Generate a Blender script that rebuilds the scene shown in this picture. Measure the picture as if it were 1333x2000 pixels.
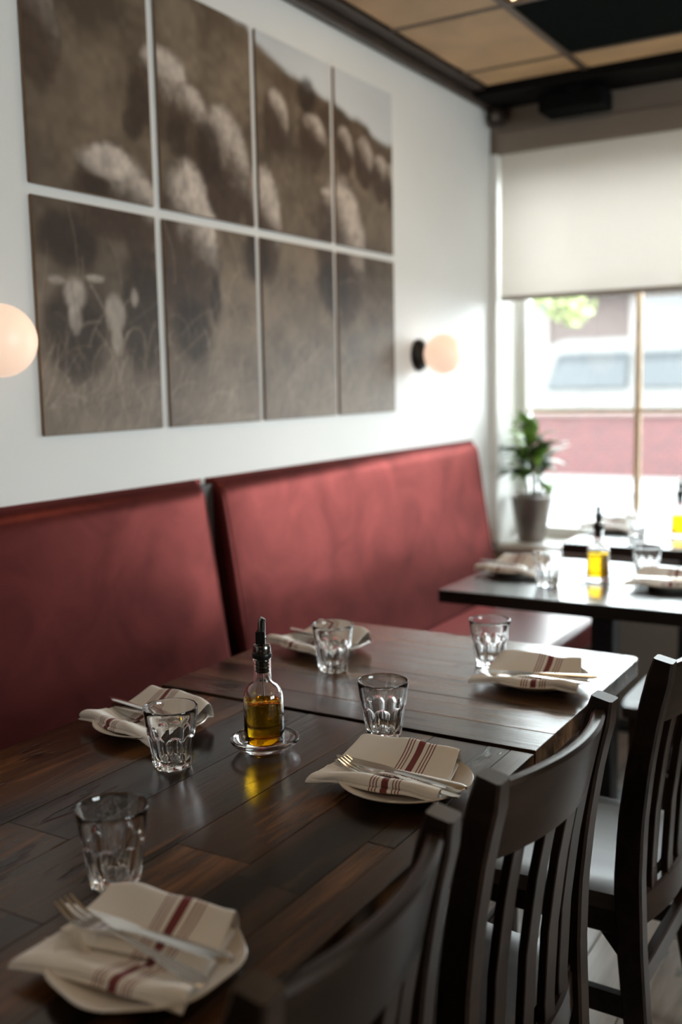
import bpy, bmesh, math, random
import numpy as np
from mathutils import Vector, Matrix, Euler, noise
random.seed(7)
PI = math.pi
scene = bpy.context.scene
COL = scene.collection
for o in list(bpy.data.objects):
    bpy.data.objects.remove(o)

# ------------------------------------------------------------------ camera
yaw, pitch, roll = 0.54720634, 0.12652026, -0.02089039
fw = Vector((-math.sin(yaw)*math.cos(pitch), math.cos(yaw)*math.cos(pitch), -math.sin(pitch)))
rt = Vector((math.cos(yaw), math.sin(yaw), 0)); up = rt.cross(fw)
r2 = rt*math.cos(roll) + up*math.sin(roll); u2 = -rt*math.sin(roll) + up*math.cos(roll)
cam_d = bpy.data.cameras.new('camera'); cam = bpy.data.objects.new('camera', cam_d); COL.objects.link(cam)
M = Matrix((r2, u2, -fw)).transposed().to_4x4(); M.translation = Vector((1.70, 0, 1.325))
cam.matrix_world = M
cam_d.sensor_fit = 'VERTICAL'; cam_d.sensor_height = 36; cam_d.sensor_width = 24; cam_d.lens = 35.667
cam_d.clip_start = 0.02; cam_d.clip_end = 200
cam_d.dof.use_dof = True; cam_d.dof.focus_distance = 1.53; cam_d.dof.aperture_fstop = 2.2
scene.camera = cam

# ------------------------------------------------------------------ world (bright overcast sky), exposure
world = bpy.data.worlds.new('world'); scene.world = world; world.use_nodes = True
wn = world.node_tree; bg = wn.nodes['Background']
bg.inputs['Color'].default_value = (0.90, 0.96, 1.0, 1); bg.inputs['Strength'].default_value = 14.0
def portal(x0, x1, z0, z1, y, side=False):
    d = bpy.data.lights.new('window_portal', 'AREA'); d.shape = 'RECTANGLE'; d.size = x1-x0; d.size_y = z1-z0
    d.cycles.is_portal = True
    o = bpy.data.objects.new('window_portal', d); COL.objects.link(o)
    o.location = (y, (x0+x1)/2, (z0+z1)/2) if side else ((x0+x1)/2, y, (z0+z1)/2); o.rotation_euler = (-PI/2, 0, -PI/2 if side else 0)
portal(0.03, 2.05, 0.64, 2.24, 4.36)
portal(0.4, 2.4, 1.0, 2.2, 5.62, True)  # portal for the added side window
vs = scene.view_settings
vs.view_transform = 'Standard'; vs.look = 'None'; vs.gamma = 1.0; vs.exposure = 0.50; vs.use_curve_mapping = False
cy = scene.cycles
cy.use_denoising = True; cy.max_bounces = 14; cy.transmission_bounces = 12; cy.transparent_max_bounces = 12
cy.diffuse_bounces = 5; cy.glossy_bounces = 6; cy.sample_clamp_indirect = 6.0; cy.blur_glossy = 0.3
try:
    cy.denoiser = 'OPENIMAGEDENOISE'; cy.denoising_input_passes = 'RGB_ALBEDO_NORMAL'
except Exception: pass

# ------------------------------------------------------------------ material helpers
def newmat(name):
    m = bpy.data.materials.new(name); m.use_nodes = True
    nt = m.node_tree; b = nt.nodes['Principled BSDF']
    return m, nt, b
def setp(b, **k):
    for n, v in k.items():
        n = n.replace('_', ' ')
        if n in b.inputs: b.inputs[n].default_value = v
def plain(name, col, rough=0.5, metal=0.0, var=0.0, vscale=8, bump=0.0, bscale=60, **k):
    m, nt, b = newmat(name)
    setp(b, Base_Color=(*col, 1), Roughness=rough, Metallic=metal, **k)
    tc = nt.nodes.new('ShaderNodeTexCoord')
    if var:
        n = nt.nodes.new('ShaderNodeTexNoise'); n.inputs['Scale'].default_value = vscale; n.inputs['Detail'].default_value = 5
        nt.links.new(tc.outputs['Object'], n.inputs['Vector'])
        r = nt.nodes.new('ShaderNodeValToRGB')
        r.color_ramp.elements[0].position = .3; r.color_ramp.elements[1].position = .7
        r.color_ramp.elements[0].color = (*[c*(1-var) for c in col], 1); r.color_ramp.elements[1].color = (*[min(1, c*(1+var)) for c in col], 1)
        nt.links.new(n.outputs['Fac'], r.inputs['Fac']); nt.links.new(r.outputs['Color'], b.inputs['Base Color'])
    if bump:
        n = nt.nodes.new('ShaderNodeTexNoise'); n.inputs['Scale'].default_value = bscale; n.inputs['Detail'].default_value = 4
        nt.links.new(tc.outputs['Object'], n.inputs['Vector'])
        bp = nt.nodes.new('ShaderNodeBump'); bp.inputs['Strength'].default_value = bump; bp.inputs['Distance'].default_value = .002
        nt.links.new(n.outputs['Fac'], bp.inputs['Height']); nt.links.new(bp.outputs['Normal'], b.inputs['Normal'])
    return m
def wood(name, dark, mid, light, axis, rough=0.3, stretch=14, scale=1.6, bump=0.25, knots=0.6, rvar=0.12, coat=0.0, spec=.5):
    """grain runs along local axis (0=x, 1=y)"""
    m, nt, b = newmat(name)
    N = nt.nodes.new; L = nt.links.new
    tc = N('ShaderNodeTexCoord'); oi = N('ShaderNodeObjectInfo')
    sh = N('ShaderNodeVectorMath'); sh.operation = 'SCALE'; sh.inputs[0].default_value = (13.1, 7.7, 3.3)
    L(oi.outputs['Random'], sh.inputs['Scale'])
    ad = N('ShaderNodeVectorMath'); ad.operation = 'ADD'
    L(tc.outputs['Object'], ad.inputs[0]); L(sh.outputs['Vector'], ad.inputs[1])
    mp = N('ShaderNodeMapping'); s = [scale*stretch]*3; s[axis] = scale; mp.inputs['Scale'].default_value = s
    L(ad.outputs['Vector'], mp.inputs['Vector'])
    n1 = N('ShaderNodeTexNoise'); n1.inputs['Scale'].default_value = 1.0; n1.inputs['Detail'].default_value = 8; n1.inputs['Roughness'].default_value = .65; n1.inputs['Distortion'].default_value = .6
    L(mp.outputs['Vector'], n1.inputs['Vector'])
    mp2 = N('ShaderNodeMapping'); s2 = [scale*5]*3; s2[axis] = scale*1.2; mp2.inputs['Scale'].default_value = s2
    L(ad.outputs['Vector'], mp2.inputs['Vector'])
    n2 = N('ShaderNodeTexNoise'); n2.inputs['Detail'].default_value = 4; n2.inputs['Scale'].default_value = 1.0
    L(mp2.outputs['Vector'], n2.inputs['Vector'])
    mx = N('ShaderNodeMath'); mx.operation = 'MULTIPLY_ADD'; mx.inputs[1].default_value = .55
    L(n1.outputs['Fac'], mx.inputs[0])
    m2 = N('ShaderNodeMath'); m2.operation = 'MULTIPLY_ADD'; m2.inputs[1].default_value = .45; m2.inputs[2].default_value = -.1
    L(n2.outputs['Fac'], m2.inputs[0]); 
    m3 = N('ShaderNodeMath'); m3.operation = 'MULTIPLY_ADD'; m3.inputs[1].default_value = .13
    L(oi.outputs['Random'], m3.inputs[0]); L(m2.outputs[0], m3.inputs[2]); L(m3.outputs[0], mx.inputs[2])
    r = N('ShaderNodeValToRGB'); e = r.color_ramp.elements
    e[0].position = .36; e[0].color = (*dark, 1); e[1].position = .68; e[1].color = (*light, 1)
    k = e.new(.5); k.color = (*mid, 1)
    L(mx.outputs[0], r.inputs['Fac'])
    # dark gouges and knots
    mp3 = N('ShaderNodeMapping'); s3 = [38]*3; s3[axis] = 9; mp3.inputs['Scale'].default_value = s3
    L(ad.outputs['Vector'], mp3.inputs['Vector'])
    n3 = N('ShaderNodeTexNoise'); n3.inputs['Scale'].default_value = 1.0; n3.inputs['Detail'].default_value = 3
    L(mp3.outputs['Vector'], n3.inputs['Vector'])
    n4 = N('ShaderNodeTexNoise'); n4.inputs['Scale'].default_value = 4.0
    L(ad.outputs['Vector'], n4.inputs['Vector'])
    mm = N('ShaderNodeMath'); mm.operation = 'MULTIPLY'; L(n3.outputs['Fac'], mm.inputs[0]); L(n4.outputs['Fac'], mm.inputs[1])
    rk = N('ShaderNodeValToRGB'); rk.color_ramp.elements[0].position = .36; rk.color_ramp.elements[1].position = .42
    L(mm.outputs[0], rk.inputs['Fac'])
    kf = N('ShaderNodeMath'); kf.operation = 'MULTIPLY'; kf.inputs[1].default_value = knots; L(rk.outputs['Color'], kf.inputs[0])
    mix = N('ShaderNodeMix'); mix.data_type = 'RGBA'; mix.inputs['B'].default_value = (*[c*.4 for c in dark], 1)
    L(kf.outputs[0], mix.inputs['Factor']); L(r.outputs['Color'], mix.inputs['A']); L(mix.outputs['Result'], b.inputs['Base Color'])
    rr = N('ShaderNodeMath'); rr.operation = 'MULTIPLY_ADD'; rr.inputs[1].default_value = rvar*2; rr.inputs[2].default_value = rough-rvar
    L(n2.outputs['Fac'], rr.inputs[0]); L(rr.outputs[0], b.inputs['Roughness'])
    hs = N('ShaderNodeMath'); hs.operation = 'SUBTRACT'; L(n1.outputs['Fac'], hs.inputs[0]); L(kf.outputs[0], hs.inputs[1])
    bp = N('ShaderNodeBump'); bp.inputs['Strength'].default_value = bump; bp.inputs['Distance'].default_value = .0016
    L(hs.outputs[0], bp.inputs['Height']); L(bp.outputs['Normal'], b.inputs['Normal'])
    setp(b, Specular_IOR_Level=spec)
    if coat: setp(b, Coat_Weight=coat, Coat_Roughness=.12)
    return m
def glassmat(name, col=(1, 1, 1), ior=1.5, rough=0.0):
    m = bpy.data.materials.new(name); m.use_nodes = True; nt = m.node_tree; nt.nodes.clear()
    o = nt.nodes.new('ShaderNodeOutputMaterial'); g = nt.nodes.new('ShaderNodeBsdfGlass')
    g.inputs['Color'].default_value = (*col, 1); g.inputs['IOR'].default_value = ior; g.inputs['Roughness'].default_value = rough
    nt.links.new(g.outputs[0], o.inputs['Surface']); return m
def panemat(name):
    m = bpy.data.materials.new(name); m.use_nodes = True; nt = m.node_tree; nt.nodes.clear()
    o = nt.nodes.new('ShaderNodeOutputMaterial'); t = nt.nodes.new('ShaderNodeBsdfTransparent'); g = nt.nodes.new('ShaderNodeBsdfGlossy')
    t.inputs['Color'].default_value = (.96, .98, .97, 1); g.inputs['Roughness'].default_value = .02
    f = nt.nodes.new('ShaderNodeFresnel'); f.inputs['IOR'].default_value = 1.35
    mx = nt.nodes.new('ShaderNodeMixShader')
    nt.links.new(f.outputs[0], mx.inputs[0]); nt.links.new(t.outputs[0], mx.inputs[1]); nt.links.new(g.outputs[0], mx.inputs[2])
    nt.links.new(mx.outputs[0], o.inputs['Surface']); return m
def emitmat(name, col, strength):
    m, nt, b = newmat(name)
    setp(b, Base_Color=(*col, 1), Roughness=.4, Emission_Color=(*col, 1), Emission_Strength=strength)
    return m

M_wall = plain('white_wall_paint', (.80, .80, .785), .55, var=.015, vscale=3, bump=.08, bscale=180)
M_taupe = plain('taupe_paint', (.24, .19, .15), .6, var=.04, vscale=5, bump=.05)
M_darkwall = plain('dark_room_paint', (.05, .042, .036), .6, var=.1, vscale=2, bump=.05)
M_white = plain('white_trim_paint', (.82, .82, .79), .4, var=.02, vscale=12)
M_blackceil = plain('black_ceiling_paint', (.008, .007, .006), .9, var=.15, vscale=12, Specular_IOR_Level=.1)
M_crown = plain('dark_brown_trim', (.05, .033, .024), .45, var=.2, vscale=10)
M_gridbar = plain('brown_grid_bar', (.10, .062, .038), .45, var=.1)
M_tile = plain('bronze_ceiling_tile', (.56, .35, .18), .5, var=.16, vscale=5, bump=.5, bscale=220)
M_tileblack = plain('black_ceiling_panel', (.004, .006, .006), .95, var=.15, Specular_IOR_Level=.05)
M_mull = plain('ochre_wood_bar', (.55, .38, .22), .45, var=.12, vscale=20)
M_pane = panemat('window_pane_glass')
M_velvet, nt, b = newmat('burgundy_velvet')
tc = nt.nodes.new('ShaderNodeTexCoord'); n = nt.nodes.new('ShaderNodeTexNoise'); n.inputs['Scale'].default_value = 5.5; n.inputs['Detail'].default_value = 6; n.inputs['Roughness'].default_value = .55; n.inputs['Distortion'].default_value = .8
r = nt.nodes.new('ShaderNodeValToRGB'); r.color_ramp.elements[0].position = .3; r.color_ramp.elements[1].position = .72
r.color_ramp.elements[0].color = (.022, .003, .003, 1); r.color_ramp.elements[1].color = (.065, .010, .009, 1)
nt.links.new(tc.outputs['Object'], n.inputs['Vector']); nt.links.new(n.outputs['Fac'], r.inputs['Fac']); nt.links.new(r.outputs['Color'], b.inputs['Base Color'])
setp(b, Roughness=.8, Sheen_Weight=.25, Sheen_Roughness=.3, Sheen_Tint=(1.0, .30, .25, 1), Specular_IOR_Level=.05)
gl = nt.nodes.new('ShaderNodeBsdfGlossy'); gl.inputs['Color'].default_value = (.190, .047, .043, 1); gl.inputs['Roughness'].default_value = .38
mr = nt.nodes.new('ShaderNodeMapRange'); mr.inputs['From Min'].default_value = .30; mr.inputs['From Max'].default_value = .70; mr.inputs['To Min'].default_value = .30; mr.inputs['To Max'].default_value = .50
ms = nt.nodes.new('ShaderNodeMixShader'); nt.links.new(n.outputs['Fac'], mr.inputs['Value']); nt.links.new(mr.outputs['Result'], ms.inputs[0])
nt.links.new(b.outputs[0], ms.inputs[1]); nt.links.new(gl.outputs[0], ms.inputs[2]); nt.links.new(ms.outputs[0], nt.nodes['Material Output'].inputs['Surface'])
n2 = nt.nodes.new('ShaderNodeTexNoise'); n2.inputs['Scale'].default_value = 240; bp = nt.nodes.new('ShaderNodeBump'); bp.inputs['Strength'].default_value = .15; bp.inputs['Distance'].default_value = .001
nt.links.new(tc.outputs['Object'], n2.inputs['Vector']); nt.links.new(n2.outputs['Fac'], bp.inputs['Height']); nt.links.new(bp.outputs['Normal'], b.inputs['Normal'])
M_vinyl = plain('burgundy_vinyl', (.13, .022, .022), .32, var=.15, vscale=6, bump=.1, bscale=90)
M_darkbase = plain('dark_bench_base', (.025, .016, .012), .5, var=.2)
M_chair = wood('espresso_chair_wood', (.008, .004, .0024), (.017, .0085, .005), (.032, .0165, .010), 1, rough=.32, stretch=8, scale=3, bump=.05, knots=.0, rvar=.06, spec=.24)
M_seatw = wood('espresso_seat_wood', (.014, .009, .006), (.026, .016, .011), (.045, .029, .020), 0, rough=.32, stretch=10, scale=3, bump=.08, knots=.0, rvar=.06)
M_tabY = wood('reclaimed_wood_long', (.005, .0025, .0012), (.058, .024, .0085), (.26, .108, .034), 1, rough=.22, bump=.36, spec=.34, knots=.85, rvar=.08)
M_tabX = wood('reclaimed_wood_cross', (.014, .007, .0035), (.115, .060, .031), (.33, .195, .115), 0, rough=.24, bump=.5, knots=.85, rvar=.08)
M_tab3 = wood('dark_table_wood', (.008, .006, .004), (.016, .011, .008), (.03, .02, .014), 0, rough=.24, bump=.10, knots=.2, rvar=.05)
M_floor = wood('worn_floor_wood', (.12, .095, .078), (.26, .22, .19), (.42, .37, .33), 1, rough=.30, stretch=9, scale=2.2, bump=.4, knots=.7)
M_black = plain('black_iron', (.008, .008, .009), .45, var=.1)
M_plast = plain('black_plastic', (.006, .006, .006), .38, var=.1, Specular_IOR_Level=.3)
M_chrome = plain('polished_steel', (.72, .70, .67), .16, 1.0, var=.04, vscale=30)
M_darksteel = plain('dark_steel', (.22, .21, .20), .22, 1.0, var=.05, vscale=30)
M_ceramic = plain('white_ceramic', (.74, .70, .65), .22, var=.03, vscale=20)
M_glass = glassmat('clear_glass'); M_oil = glassmat('olive_oil', (.90, .68, .09), 1.40)
M_globe = emitmat('opal_globe_glass', (.92, .66, .50), .52)

# napkin with woven stripes across its length (local x)
M_nap, nt, b = newmat('striped_linen')
N = nt.nodes.new; L = nt.links.new
uvn = N('ShaderNodeAttribute'); uvn.attribute_name = 'along'
def band(c, w):
    s = N('ShaderNodeMath'); s.operation = 'SUBTRACT'; s.inputs[1].default_value = c; L(uvn.outputs['Fac'], s.inputs[0])
    a = N('ShaderNodeMath'); a.operation = 'ABSOLUTE'; L(s.outputs[0], a.inputs[0])
    l = N('ShaderNodeMath'); l.operation = 'LESS_THAN'; l.inputs[1].default_value = w/2; L(a.outputs[0], l.inputs[0]); return l.outputs[0]
acc = band(.018, .0105)
for sgn in (-1, 1):
    for k in range(3):
        bb = band(.018+sgn*(.0125+.0047*k), .0017)
        mxx = N('ShaderNodeMath'); mxx.operation = 'MAXIMUM'; L(acc, mxx.inputs[0]); L(bb, mxx.inputs[1]); acc = mxx.outputs[0]
mix = N('ShaderNodeMix'); mix.data_type = 'RGBA'; mix.inputs['A'].default_value = (.87, .85, .825, 1); mix.inputs['B'].default_value = (.20, .035, .04, 1)
L(acc, mix.inputs['Factor']); L(mix.outputs['Result'], b.inputs['Base Color']); setp(b, Roughness=.85, Sheen_Weight=.15)
tcn = N('ShaderNodeTexCoord'); nn = N('ShaderNodeTexNoise'); nn.inputs['Scale'].default_value = 700; bpn = N('ShaderNodeBump'); bpn.inputs['Strength'].default_value = .2; bpn.inputs['Distance'].default_value = .0006
L(tcn.outputs['Object'], nn.inputs['Vector']); L(nn.outputs['Fac'], bpn.inputs['Height']); L(bpn.outputs['Normal'], b.inputs['Normal'])

# roller blind fabric: lets daylight through
M_blind = bpy.data.materials.new('blind_fabric'); M_blind.use_nodes = True; nt = M_blind.node_tree; nt.nodes.clear()
o_ = nt.nodes.new('ShaderNodeOutputMaterial'); d_ = nt.nodes.new('ShaderNodeBsdfDiffuse'); t_ = nt.nodes.new('ShaderNodeBsdfTranslucent'); mx = nt.nodes.new('ShaderNodeMixShader')
d_.inputs['Color'].default_value = (.72, .68, .62, 1); t_.inputs['Color'].default_value = (.80, .77, .735, 1); mx.inputs[0].default_value = .50
wv = nt.nodes.new('ShaderNodeTexNoise'); wv.inputs['Scale'].default_value = 500; bp = nt.nodes.new('ShaderNodeBump'); bp.inputs['Strength'].default_value = .15; bp.inputs['Distance'].default_value = .0005
nt.links.new(wv.outputs['Fac'], bp.inputs['Height']); nt.links.new(bp.outputs['Normal'], d_.inputs['Normal'])
nt.links.new(d_.outputs[0], mx.inputs[1]); nt.links.new(t_.outputs[0], mx.inputs[2]); nt.links.new(mx.outputs[0], o_.inputs['Surface'])

# ------------------------------------------------------------------ object helpers
def link(name, me, mat, parent=None, loc=(0, 0, 0), rot=(0, 0, 0), smooth=False):
    o = bpy.data.objects.new(name, me); COL.objects.link(o)
    if mat is not None and not me.materials: me.materials.append(mat)
    o.location = loc; o.rotation_euler = rot
    if parent is not None: o.parent = parent
    if smooth:
        for p in me.polygons: p.use_smooth = True
    return o
def tomesh(name, bm):
    bmesh.ops.recalc_face_normals(bm, faces=bm.faces)
    me = bpy.data.meshes.new(name); bm.to_mesh(me); bm.free(); return me
def obj(name, bm, mat, parent=None, loc=(0, 0, 0), rot=(0, 0, 0), smooth=False, sharp=None, wn_=False):
    me = tomesh(name, bm); o = link(name, me, mat, parent, loc, rot, smooth)
    if sharp is not None:
        me.set_sharp_from_angle(angle=math.radians(sharp))
        if wn_: md = o.modifiers.new('weighted', 'WEIGHTED_NORMAL'); md.keep_sharp = True; md.weight = 100
    return o
def tag(o, label, cat, group=None):
    o['label'] = label; o['category'] = cat
    if group: o['group'] = group
    return o
def thing(name, label, cat, loc=(0, 0, 0), rz=0, group=None):
    o = bpy.data.objects.new(name, None); COL.objects.link(o); o.empty_display_size = .05
    o.location = loc; o.rotation_euler = (0, 0, rz); return tag(o, label, cat, group)
def struct(o): o['kind'] = 'structure'; return o
def copy_tree(src, parent=None):
    c = src.copy(); COL.objects.link(c); c.parent = parent
    for ch in src.children: copy_tree(ch, c)
    return c
def box(bm, x0, x1, y0, y1, z0, z1, bevel=0, seg=1):
    vs_ = [bm.verts.new(p) for p in ((x0,y0,z0),(x1,y0,z0),(x1,y1,z0),(x0,y1,z0),(x0,y0,z1),(x1,y0,z1),(x1,y1,z1),(x0,y1,z1))]
    fs = [bm.faces.new([vs_[i] for i in q]) for q in ((3,2,1,0),(4,5,6,7),(0,1,5,4),(1,2,6,5),(2,3,7,6),(3,0,4,7))]
    if bevel:
        es = list({e for f in fs for e in f.edges})
        bmesh.ops.bevel(bm, geom=es, offset=bevel, segments=seg, affect='EDGES', profile=.5)
    return vs_
def boxobj(name, x0, x1, y0, y1, z0, z1, mat, parent=None, bevel=0, seg=1, smooth=False):
    """box with its object origin at the centre of its base"""
    cx, cy_ = (x0+x1)/2, (y0+y1)/2
    bm = bmesh.new(); box(bm, x0-cx, x1-cx, y0-cy_, y1-cy_, 0, z1-z0, bevel, seg)
    return obj(name, bm, mat, parent, (cx, cy_, z0), smooth=smooth, sharp=40 if smooth else None, wn_=smooth)
def lathe(bm, prof, n=32, fn=None, close_top=False, close_bot=False):
    """prof: list of (r, z); fn(r, z, theta) -> r"""
    rings = []
    for (r_, z) in prof:
        if r_ < 1e-6: rings.append([bm.verts.new((0, 0, z))]); continue
        ring = []
        for i in range(n):
            t = 2*PI*i/n; rr = fn(r_, z, t) if fn else r_
            ring.append(bm.verts.new((rr*math.cos(t), rr*math.sin(t), z)))
        rings.append(ring)
    for a, b_ in zip(rings[:-1], rings[1:]):
        for i in range(n):
            j = (i+1) % n
            if len(a) == 1 and len(b_) == 1: continue
            if len(a) == 1: bm.faces.new((a[0], b_[i], b_[j]))
            elif len(b_) == 1: bm.faces.new((a[i], a[j], b_[0]))
            else: bm.faces.new((a[i], a[j], b_[j], b_[i]))
    if close_bot and len(rings[0]) > 1: bm.faces.new(rings[0][::-1])
    if close_top and len(rings[-1]) > 1: bm.faces.new(rings[-1])
    return rings
def sweep(bm, pts, w, t, cap=True, ref=Vector((0, 1, 0)), nseg=4):
    """rounded-rect tube along pts; w, t lists (full width along ref-ish side, thickness)"""
    rings = []
    P = [Vector(p) for p in pts]
    for i, p in enumerate(P):
        d = (P[min(i+1, len(P)-1)]-P[max(i-1, 0)]).normalized()
        s = (ref - d*ref.dot(d)).normalized(); nrm = s.cross(d).normalized()
        ww = (w[i] if isinstance(w, (list, tuple)) else w)/2; tt = (t[i] if isinstance(t, (list, tuple)) else t)/2
        ring = []
        if nseg == 4:
            c = .22*min(ww, tt)
            for a, b_ in ((ww-c, tt), (ww, tt-c), (ww, -tt+c), (ww-c, -tt), (-ww+c, -tt), (-ww, -tt+c), (-ww, tt-c), (-ww+c, tt)):
                ring.append(bm.verts.new(p+s*a+nrm*b_))
        else:
            for k in range(nseg):
                a = 2*PI*k/nseg; ring.append(bm.verts.new(p+s*ww*math.cos(a)+nrm*tt*math.sin(a)))
        rings.append(ring)
    m_ = len(rings[0])
    for a, b_ in zip(rings[:-1], rings[1:]):
        for i in range(m_): bm.faces.new((a[i], a[(i+1) % m_], b_[(i+1) % m_], b_[i]))
    if cap: bm.faces.new(rings[0][::-1]); bm.faces.new(rings[-1])

# ================================================================== THE ROOM
RX, YB, YF, HC = 5.4, -3.2, 4.03, 2.45
# floor with its planks
fl = struct(boxobj('floor', -.15, RX+.15, YB-.15, YF+.30, -.12, -.022, plain('floor_subbase', (.03, .022, .018), .8, var=.1)))
pw = .128; nx = int((RX)/pw)+1
pl_cache = {}
for i in range(nx):
    y = YB - random.random()*1.1
    while y < YF:
        ln = random.choice((1.2, 1.5, 1.8, 2.1)); x0 = i*pw; x1 = min(x0+pw, RX)
        a, b_ = max(y, YB), min(y+ln, YF)
        if b_-a > .05:
            o = boxobj('floor_plank', x0+.0012, x1-.0012, a+.0012, b_-.0012, -.022, random.uniform(-.0009, 0), M_floor, None, .0015)
            o.parent = fl; o.matrix_parent_inverse = fl.matrix_world.inverted() if False else Matrix.Translation(-fl.location)
        y += ln
# walls
struct(boxobj('wall_left', -.15, 0, YB-.15, YF+.30, 0, HC+.1, M_wall))
bm = bmesh.new()
box(bm, RX, RX+.15, YB-.15, YF+.30, 0, 1.0); box(bm, RX, RX+.15, YB-.15, YF+.30, 2.2, HC+.1); box(bm, RX, RX+.15, YB-.15, .4, 1.0, 2.2); box(bm, RX, RX+.15, 2.4, YF+.30, 1.0, 2.2)
struct(obj('wall_right', bm, M_darkwall))
def under(o, p):
    o.parent = p; o.matrix_parent_inverse = Matrix.Translation(-Vector(p.location)); return o
struct(boxobj('wall_back', 0, RX, YB-.15, YB, 0, HC+.1, M_darkwall))
w = struct(boxobj('added_window', RX+.05, RX+.11, .4, 2.4, 1.0, 1.06, M_white))  # side window added in the unseen right wall to daylight the near end
under(boxobj('top_rail', RX+.05, RX+.11, .4, 2.4, 2.14, 2.2, M_white), w)
for y in (.4, 1.37, 2.34): under(boxobj('side_stile', RX+.05, RX+.11, y, y+.06, 1.06, 2.14, M_white), w)
for y in (.46, 1.43): under(boxobj('pane', RX+.075, RX+.079, y, y+.91, 1.06, 2.14, M_pane), w)
SILL, WTOP = .63, 2.24
def wallpart(bm, x0, x1, z0, z1): box(bm, x0, x1, YF, YF+.30, z0, z1)
bm = bmesh.new()
wallpart(bm, 0, RX, WTOP, HC+.1)
wallpart(bm, 2.05, 2.50, 0, WTOP); wallpart(bm, 3.40, 3.60, 0, WTOP); wallpart(bm, 3.60, RX, 0, WTOP)
wallpart(bm, 0, 2.05, 0, SILL-.03)
struct(obj('wall_front', bm, M_taupe))
# white jamb board at the corner and sill boards
struct(boxobj('trim_1', 0.001, .034, YF-.012, YF+.30, SILL, WTOP, M_white, bevel=.003))
struct(boxobj('trim_2', .034, 2.05, YF-.015, YF+.30, SILL-.03, SILL, M_white, bevel=.004))
struct(boxobj('trim_3', 2.02, 2.05, YF-.012, YF+.25, SILL, WTOP, M_white, bevel=.003))

def window(name, x0, x1, z0, z1, cols, rows):
    yg = 4.285
    w = boxobj(name, x0, x1, yg-.035, yg+.035, z0, z0+.05, M_white, bevel=.004); struct(w)   # bottom rail
    under(boxobj('top_rail', x0, x1, yg-.035, yg+.035, z1-.05, z1, M_white), w)
    under(boxobj('side_stile', x0, x0+.04, yg-.035, yg+.035, z0+.05, z1-.05, M_white), w)
    under(boxobj('side_stile', x1-.04, x1, yg-.035, yg+.035, z0+.05, z1-.05, M_white), w)
    xs = [x0+.04]+cols+[x1-.04]; zs = [z0+.05]+rows+[z1-.05]
    for c in cols: under(boxobj('glazing_bar', c-.011, c+.011, yg-.022, yg+.018, z0+.05, z1-.05, M_mull, bevel=.003), w)
    for q in rows: under(boxobj('glazing_bar', x0+.04, x1-.04, yg-.012, yg+.012, q-.008, q+.008, M_mull, bevel=.002), w)
    for i in range(len(xs)-1):
        for j in range(len(zs)-1):
            under(boxobj('pane', xs[i]+.0, xs[i+1]-.0, yg+.0125, yg+.0155, zs[j], zs[j+1], M_pane), w)
    return w
window('window_1', .034, 2.02, SILL, WTOP, [.555, 1.045, 1.535], [1.185, 1.74])
d = struct(boxobj('added_door', 2.52, 3.38, 4.20, 4.24, .01, .16, M_crown, bevel=.003))  # unseen door, added and kept solid to cut brightness on the bench
under(boxobj('door_rail', 2.52, 3.38, 4.20, 4.24, 2.06, 2.16, M_crown), d)
under(boxobj('door_stile', 2.52, 2.61, 4.20, 4.24, .16, 2.06, M_crown), d)
under(boxobj('door_stile', 3.29, 3.38, 4.20, 4.24, .16, 2.06, M_crown), d)
under(boxobj('door_panel', 2.61, 3.29, 4.21, 4.23, .16, 2.06, M_crown), d)
under(boxobj('door_header', 2.50, 3.40, 4.19, 4.25, 2.16, 2.24, M_crown), d)
hb = bmesh.new(); sweep(hb, [(0, 0, .9), (0, -.05, .92), (0, -.05, 1.2), (0, 0, 1.22)], .02, .02, nseg=8, ref=Vector((1, 0, 0)))
under(obj('door_handle', hb, M_chrome, loc=(2.66, 4.20, 0)), d)

# ceiling: slab, bronze tiles, grid bars, dark beam over the window, dark angle along the white wall
ce = struct(boxobj('ceiling', -.15, RX+.15, YB-.15, YF+.30, HC+.012, HC+.1, M_blackceil))
xs = [.075, .47]+[.47+.6*k for k in range(1, 9)]; xs = [x for x in xs if x < RX-.05]+[RX]
ys = [3.80, 3.60]+[3.60-.56*k for k in range(1, 13)]; ys = [y for y in ys if y > YB+.05]+[YB]
LIGHT_TILES = {(1, 2), (5, 4), (2, 9)}
for i in range(len(xs)-1):
    for j in range(len(ys)-1):
        x0, x1, y1, y0 = xs[i]+.010, xs[i+1]-.010, ys[j]-.010, ys[j+1]+.010
        if (i, j) in LIGHT_TILES: continue
        bm = bmesh.new(); w2, l2 = (x1-x0)/2, (y1-y0)/2
        box(bm, -w2, w2, -l2, l2, 0, .012)
        if min(w2, l2) > .05:
            f = min(bm.faces, key=lambda f: f.calc_center_median().z)
            r_ = bmesh.ops.inset_region(bm, faces=[f], thickness=.025, depth=0)
            r_ = bmesh.ops.inset_region(bm, faces=[f], thickness=.012, depth=.005)
        o = obj('ceiling_tile', bm, M_tileblack if (i, j) in {(1, 1), (2, 1)} else M_tile, None, ((x0+x1)/2, (y0+y1)/2, HC))
        under(o, ce)
for x in xs[1:-1]: under(boxobj('grid_bar', x-.012, x+.012, YB, 3.80, HC-.006, HC+.010, M_gridbar), ce)
for y in ys[1:-1]: under(boxobj('grid_bar', .075, RX, y-.010, y+.010, HC-.005, HC+.009, M_gridbar), ce)
struct(boxobj('trim_4', 0, .075, YB, YF, HC-.012, HC+.012, M_crown, bevel=.002))
struct(boxobj('trim_5', 0, .028, YB, YF, HC-.045, HC-.012, M_crown, bevel=.006))
struct(boxobj('trim_6', .028, RX, 3.80, YF, HC-.035, HC+.012, M_blackceil, bevel=.002))

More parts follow.
